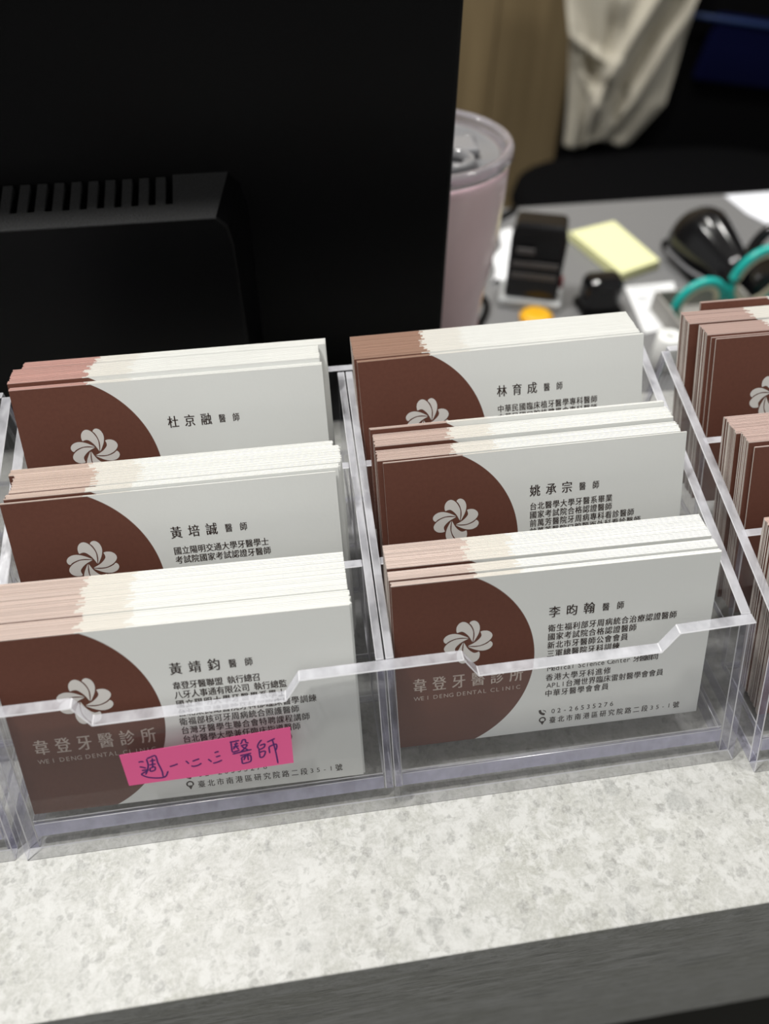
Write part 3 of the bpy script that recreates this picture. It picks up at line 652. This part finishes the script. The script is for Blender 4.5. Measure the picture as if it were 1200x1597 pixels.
# self-inking stamp with its pale clear foot
s1 = empty('self_inking_stamp', (270, 404, DZ), -20, 'tall black self-inking stamp on a pale clear foot, beside the yellow notes', 'stamp')
obj('clear_foot', box(B(), (-24, -16, .1), (24, 16, 7), bev=2), CLEARP, s1)
bm = B(); prism(bm, [(-20, -12, 7), (20, -12, 7), (20.5, -10, 52), (18, -5, 62), (-18, -5, 62), (-20.5, -10, 52)], (0, 22, 0)); so = obj('body', bm, GLOSSB, s1); bev_mod(so, 2.5, 3)
for z in (24, 33): obj('grip_line', box(B(), (-17, -12.9, z), (17, -12.05, z+4), bev=.3), GREYS, s1)
obj('size_mark', box(B(), (-15, -12.9, 43), (-2, -11.6, 47), bev=.3), GREYS, s1)
obj('release_button', box(B(), (20.4, -8, 16), (22.6, 0, 23), bev=.8), pmat('red_plastic', (.25, .02, .03), .3), s1)
# second small stamp, rounded top
s2 = empty('pocket_stamp', (318, 384, DZ), 0, 'small black stamp with rounded shiny top in front of the yellow notes', 'stamp')
bm = box(B(), (-14.5, -11, 0.1), (14.5, 11, 28), bev=0); so = obj('casing', bm, GLOSSB, s2); bev_mod(so, 7, 5)
obj('foot', box(B(), (-15.5, -12, 0), (15.5, 12, 5), bev=1), BLACKP, s2)
# yellow notes
yn = empty('note_pad', (360, 464, DZ), 0, 'pale yellow sticky note pad on the grey desk', 'note pad')
ym = pmat('pale_yellow_paper', (0.78, 0.78, 0.44), .8, noise=.03)
Ppad = [(331.2, 494.0), (376.4, 508.3), (388.5, 435.5), (349.7, 419.5)]
for k_ in range(6):
    sh = .25*math.sin(k_*2.1)
    bm = prism(B(), [(x-360+sh, y-464, .05+k_*1.25) for x, y in Ppad], (0, 0, 1.15)); obj('note_sheet', bm, ym, yn)
# white tissue between tumbler and stamp
bm = B(); nz, na = 14, 9
V = [[bm.verts.new(Vector((246+i*1.9+j*2.3+2*math.sin(j*.9), 430+j*6.5+2*math.sin(i*.9+j*.4), -89.6+3.0*abs(math.sin(i*.7+j*.35))+.15*i))*MM) for i in range(na)] for j in range(nz)]
for a, b_ in zip(V, V[1:]):
    for i in range(na-1): bm.faces.new((a[i], a[i+1], b_[i+1], b_[i]))
ts = obj('tissue', bm, pmat('white_tissue', (0.85, .86, .88), .8), None, True); m_ = ts.modifiers.new('thick', 'SOLIDIFY'); m_.thickness = .0005
tag(ts, 'crumpled white tissue lying between pink tumbler and black stamp', 'tissue')
# black cable between tumbler and tissue
cb = obj('cable', tube(B(), [(x, y, DZ+3) for x, y in [(p.x, p.y) for p in smooth_path([(196, 340), (222, 372), (234, 400), (226, 425), (240, 470), (262, 520), (300, 555)], False, 6)]], 2.6, 10), BLACKP)
tag(cb, 'black cable curling on the desk beside the pink tumbler', 'cable')
# yellow cap
yc = empty('glue_pot', (267, 376, DZ), 0, 'small orange-yellow capped pot just behind the right back cards', 'pot')
obj('cap', lathe(B(), [(0, 5.5), (8, 5.3), (10.5, 4.6), (11.2, 3.4), (11.2, 3.05)], 32), pmat('orange_yellow', (0.80, 0.42, 0.015), .4), yc)
obj('pot', lathe(B(), [(0, .1), (12.5, .1), (12.8, 2), (12.5, 3), (0, 3)], 32), pmat('orange_pot', (0.70, 0.35, 0.02), .4), yc)
# printed appointment card
ac = empty('appointment_card', (360, 385, DZ), 0, 'white printed card lying in front of the teal scissors', 'card')
obj('card_sheet', prism(B(), [(350.9-360, 410.6-385, .1), (392.4-360, 412.7-385, .1), (376-360, 352-385, .1), (341-360, 346-385, .1)], (0, 0, .5)), pmat('white_card', (.8, .81, .82), .6), ac)
k = Ink()
for i, (x, y, wd) in enumerate([(-6, 22, 26), (-6, 19.5, 20), (-7, 10, 10), (-7, 8, 10), (-7, 6, 10), (-7, 4, 10), (-8, -8, 12), (-8, -11, 8)]):
    k.v += [(x*MM, y*MM, .66*MM), ((x+wd)*MM, (y+.2)*MM, .66*MM), ((x+wd)*MM, (y-.7)*MM, .66*MM), (x*MM, (y-.9)*MM, .66*MM)]; k.f.append(tuple(range(4*i, 4*i+4)))
k.mesh('print_lines', pmat('grey_print_ink', (.35, .36, .38), .7), ac)
# pen holder with scissors
ph = empty('pen_holder', (392, 352, DZ), 0, 'low grey open box holding the teal scissors', 'pen holder')
gm = pmat('grey_box', (0.30, .29, .27), .45)
for lo, hi in (((-34, -26, 0.1), (34, -24, 15)), ((-34, 24, 0.1), (34, 26, 15)), ((-34, -23.95, .1), (-32, 23.95, 15)), ((32, -23.95, .1), (34, 23.95, 15))): obj('side_wall', box(B(), lo, hi, bev=.4), gm, ph)
obj('bottom', box(B(), (-31.9, -23.9, .1), (31.9, 23.9, 2)), gm, ph)
def loop_pts(c, rx, rz, tilt, y, n=28):
    out = []
    for i in range(n):
        a = 2*math.pi*i/n; x, z = rx*math.cos(a), rz*math.sin(a); t = math.radians(tilt)
        out.append((c[0]+x*math.cos(t)-z*math.sin(t), y, c[1]+x*math.sin(t)+z*math.cos(t)))
    return out
teal = pmat('teal_plastic', (0.015, 0.42, 0.38), .25); cream = pmat('cream_rubber', (0.72, .70, .52), .45)
scs = empty('scissors', (392, 352, DZ+2.2), 0, 'teal-handled scissors standing in the grey box', 'scissors')
for c, rx, rz, tl_, yy in (((385-392, 9.5), 19.5, 17.0, 62, 8), ((426-392, 28), 20, 23, -18, 8)):
    lp = loop_pts(c, rx, rz, tl_, yy); obj('handle', tube(B(), lp, 3.3, 12, True), teal, scs)
    obj('handle_liner', tube(B(), loop_pts(c, rx-4.0, rz-4.0, tl_, yy), 2.0, 8, True), cream, scs)
bm = prism(B(), [(2, 5.5, 4), (14, 5.5, 8), (18, 5.5, 2), (14, 5.5, -1.2), (8, 5.5, -1.2)], (0, 1.2, 0)); obj('blade', bm, pmat('steel', (.6, .6, .6), .25, metal=1), scs)
# white adhesive roll in front of scissors
wr = empty('tape_roll', (337, 306, DZ), 0, 'small white roll behind the right-hand back card stack', 'tape roll')
obj('roll', lathe(B(), [(3, 1), (3, 24), (3.6, 25), (8, 25), (9, 24), (9, 1), (8, 0.1), (3.6, 0.1), (3, 1)], 40), pmat('white_tape', (.85, .86, .84), .4), wr)
# stapler / glossy dome
st = empty('stapler', (425, 430, DZ), 0, 'shiny black dome-backed stapler on the grey desk right of the yellow notes', 'stapler')
bm = B()
rows = []
for j in range(17):                      # rounded shell tapering towards the viewer
    t = j/16; yy = 46-92*t
    wd = 25*math.sqrt(max(0, 1-(1-t*3.2)**2)) if t < .31 else 25-13*((t-.31)/.69)**1.3
    if j == 16: wd *= .55
    hh = 34*math.sqrt(max(0, 1-(1-t*3.0)**2)) if t < .33 else 34-17*((t-.33)/.67)**1.2
    if j == 16: hh *= .6
    wd = max(wd, 3); hh = max(hh, 3)
    rows.append([bm.verts.new(Vector((wd*math.cos(a)+6*t, yy, 9+hh*math.sin(a)))*MM) for a in [math.pi*q/16 for q in range(17)]])
for a, b_ in zip(rows, rows[1:]):
    for i in range(16): bm.faces.new((a[i], a[i+1], b_[i+1], b_[i])).smooth = True
for r_ in (rows[0], rows[-1]): bm.faces.new(r_)
for a, b_ in zip(rows, rows[1:]): bm.faces.new((a[0], b_[0], b_[-1], a[-1]))
obj('shell', bm, GLOSSB, st, False)
edge = [(-25.5, 20, 9), (-25, 5, 9), (-22, -15, 9), (-15, -32, 9), (-7, -44, 9)]
obj('lip', tube(B(), [tuple(p) for p in smooth_path(edge, False, 4)], 1.6, 8), pmat('grey_lip', (.16, .16, .17), .25), st)
obj('base', box(B(), (-21, -42, .1), (21, 40, 8.8), bev=3), BLACKP, st)
# second black device on its right with a looped handle
pc = empty('hole_punch', (452, 392, DZ), 0, 'black hole punch with arched lever partly behind the teal scissors', 'hole punch')
obj('body', box(B(), (-20, -24, .1), (22, 26, 26), bev=5, seg=3), GLOSSB, pc)
obj('lever', tube(B(), [tuple(p) for p in smooth_path([(-17, 0, 24), (-16, 0, 40), (-8, 0, 51), (4, 0, 53), (13, 0, 45), (16, 0, 24)], False, 6)], 4.4, 12), GLOSSB, pc)
# paper on right corner of desk
pa = obj('paper_sheet', prism(B(), [(508, 559, -89.9), (700, 562, -89.9), (700, 420, -89.9), (560, 420, -89.9), (526, 478, -89.9), (511, 520, -89.9)], (0, 0, .5)), pmat('white_paper', (0.84, .86, .92), .7))
tag(pa, 'white sheet of paper at the far right corner of the grey desk', 'paper')

# ------------------------------------------------------------------ office chair with jacket
FB = pmat('black_fabric', (0.004, 0.004, 0.0045), .95, spec=.05)
ch = empty('office_chair', (840, 1180, -1040), 0, 'black office chair with navy back pad behind the desk', 'chair')
O = Vector((840, 1180, -1040))
bm = B(); segs = 40; prof = [(0, -70), (.9, -70), (1.0, -55), (1.02, -30), (1.0, -8), (.94, 0), (.7, 2), (0, 3)]
rings = []
for r_, z in prof:
    if r_ == 0: rings.append([bm.verts.new(Vector((0, 0, z+670))*MM)]); continue
    rg = []
    for i in range(segs):
        a = 2*math.pi*i/segs; ca, sa = math.cos(a), math.sin(a)
        rg.append(bm.verts.new(Vector((r_*315*math.copysign(abs(ca)**.7, ca), r_*228*math.copysign(abs(sa)**.7, sa), z+670))*MM))
    rings.append(rg)
for a, b_ in zip(rings, rings[1:]):
    for i in range(segs):
        j = (i+1) % segs
        if len(a) == 1: f = bm.faces.new((a[0], b_[i], b_[j]))
        elif len(b_) == 1: f = bm.faces.new((a[i], b_[0], a[j]))
        else: f = bm.faces.new((a[i], b_[i], b_[j], a[j]))
        f.smooth = True
obj('seat', bm, FB, ch)
obj('backrest', box(B(), (-165, 255, 560), (420, 300, 1320), bev=22, seg=4), FB, ch, True)
obj('back_pad', box(B(), (-30, 232, 790), (400, 254, 905), bev=9, seg=3), pmat('navy_fabric', (0.001, 0.002, 0.022), .9, spec=.1), ch, True).rotation_euler = (0, math.radians(8), 0)
obj('pad_piping', tube(B(), [(-30, 235, 909), (200, 231, 877), (400, 235, 849)], 5, 8), pmat('blue_piping', (0.004, .02, .085), .6), ch)
obj('gas_column', lathe(B(), [(0, 90), (28, 90), (28, 600), (0, 600)], 24), BLACKP, ch)
for a in range(5):
    an = math.radians(72*a+20); obj('base_leg', tube(B(), [(0, 0, 80), (150*math.cos(an), 150*math.sin(an), 70), (290*math.cos(an), 290*math.sin(an), 50)], [26, 20, 15], 10), BLACKP, ch)
    obj('castor', lathe(B(), [(0, 0.5), (24, .5), (26, 20), (24, 44), (0, 46)], 20, (285*math.cos(an), 285*math.sin(an), 0)), BLACKP, ch)
# jacket hung over the chair back: folds traced, then displaced as cloth
def jk(x, z, y): kk = (y+72.4)/(1330+72.4); return (88+(x-88)*kk, y, 205.7+(z-205.7)*kk)
rowsJ = [(-330, 640, 776, 776), (-300, 638, 800, 800), (-262, 634, 830, 830), (-220, 628, 832, 832), (-157, 618, 833, 833), (-130, 613, 836, 836), (-92, 600, 838, 838), (0, 580, 846, 846), (120, 565, 850, 850), (275, 560, 852, 852)]
bm = B(); NI = 64; NJ = 108; grid = []
def fold(s, t):                 # s across 0..1, t up 0..1 ; ridges converge on the lower middle
    d = 0
    def ridge(x0, t0, x1, t1, wdt, amp):
        tt = (t-t0)/(t1-t0); tt = min(1, max(0, tt)); xc = x0+(x1-x0)*tt; e = (t-(t0+(t1-t0)*tt))*.8
        return amp*math.exp(-(((s-xc)**2+e*e)/(wdt*wdt)))
    d += ridge(.30, .16, .95, .75, .075, 30); d += ridge(.30, .17, .42, .50, .07, 26); d += ridge(-.02, .42, .40, .30, .07, 24)
    d += ridge(.28, .16, .02, .40, .05, 12); d += ridge(.62, .12, 1.05, .55, .08, 22); d += ridge(.12, 0, .10, .32, .08, 16); d += ridge(.5, .0, .42, .14, .09, 18)
    d -= ridge(.18, .30, .36, .22, .06, 26); d -= ridge(.55, .20, .85, .5, .05, 22); d -= ridge(.36, .42, .34, .34, .05, 30); d -= ridge(.66, .0, .55, .12, .06, 20); d -= ridge(.26, .0, .24, .12, .04, 14)
    return d + 3*math.sin(s*23+t*5)
for j in range(NJ+1):
    t = j/NJ; zq = rowsJ[0][0]+(rowsJ[-1][0]-rowsJ[0][0])*t
    for a, b_ in zip(rowsJ, rowsJ[1:]):
        if a[0] <= zq <= b_[0]: break
    q = (zq-a[0])/(b_[0]-a[0]); xl = a[1]+(b_[1]-a[1])*q; xr = a[2]+(b_[2]-a[2])*q
    row = []
    for i in range(NI+1):
        s = i/NI; x = xl+(xr-xl)*s; yb_ = 1402-fold(s, (zq+330)/450)*1.0-18*math.sin(math.pi*s); row.append(bm.verts.new(Vector(jk(x, zq-6*math.sin(s*9)*(1-t), min(yb_, 1408)))*MM))
    grid.append(row)
for a, b_ in zip(grid, grid[1:]):
    for i in range(NI): bm.faces.new((a[i], a[i+1], b_[i+1], b_[i])).smooth = True
jm = pmat('beige_cloth', (0.50, 0.465, 0.385), .9, noise=.05, nscale=60, bump=.1, sheen=.2)
jo = obj('jacket', bm, jm, None, True); md = jo.modifiers.new('cloth', 'SOLIDIFY'); md.thickness = .004; md.offset = 1
tag(jo, 'pale beige jacket hanging in folds over the black office chair back', 'jacket')
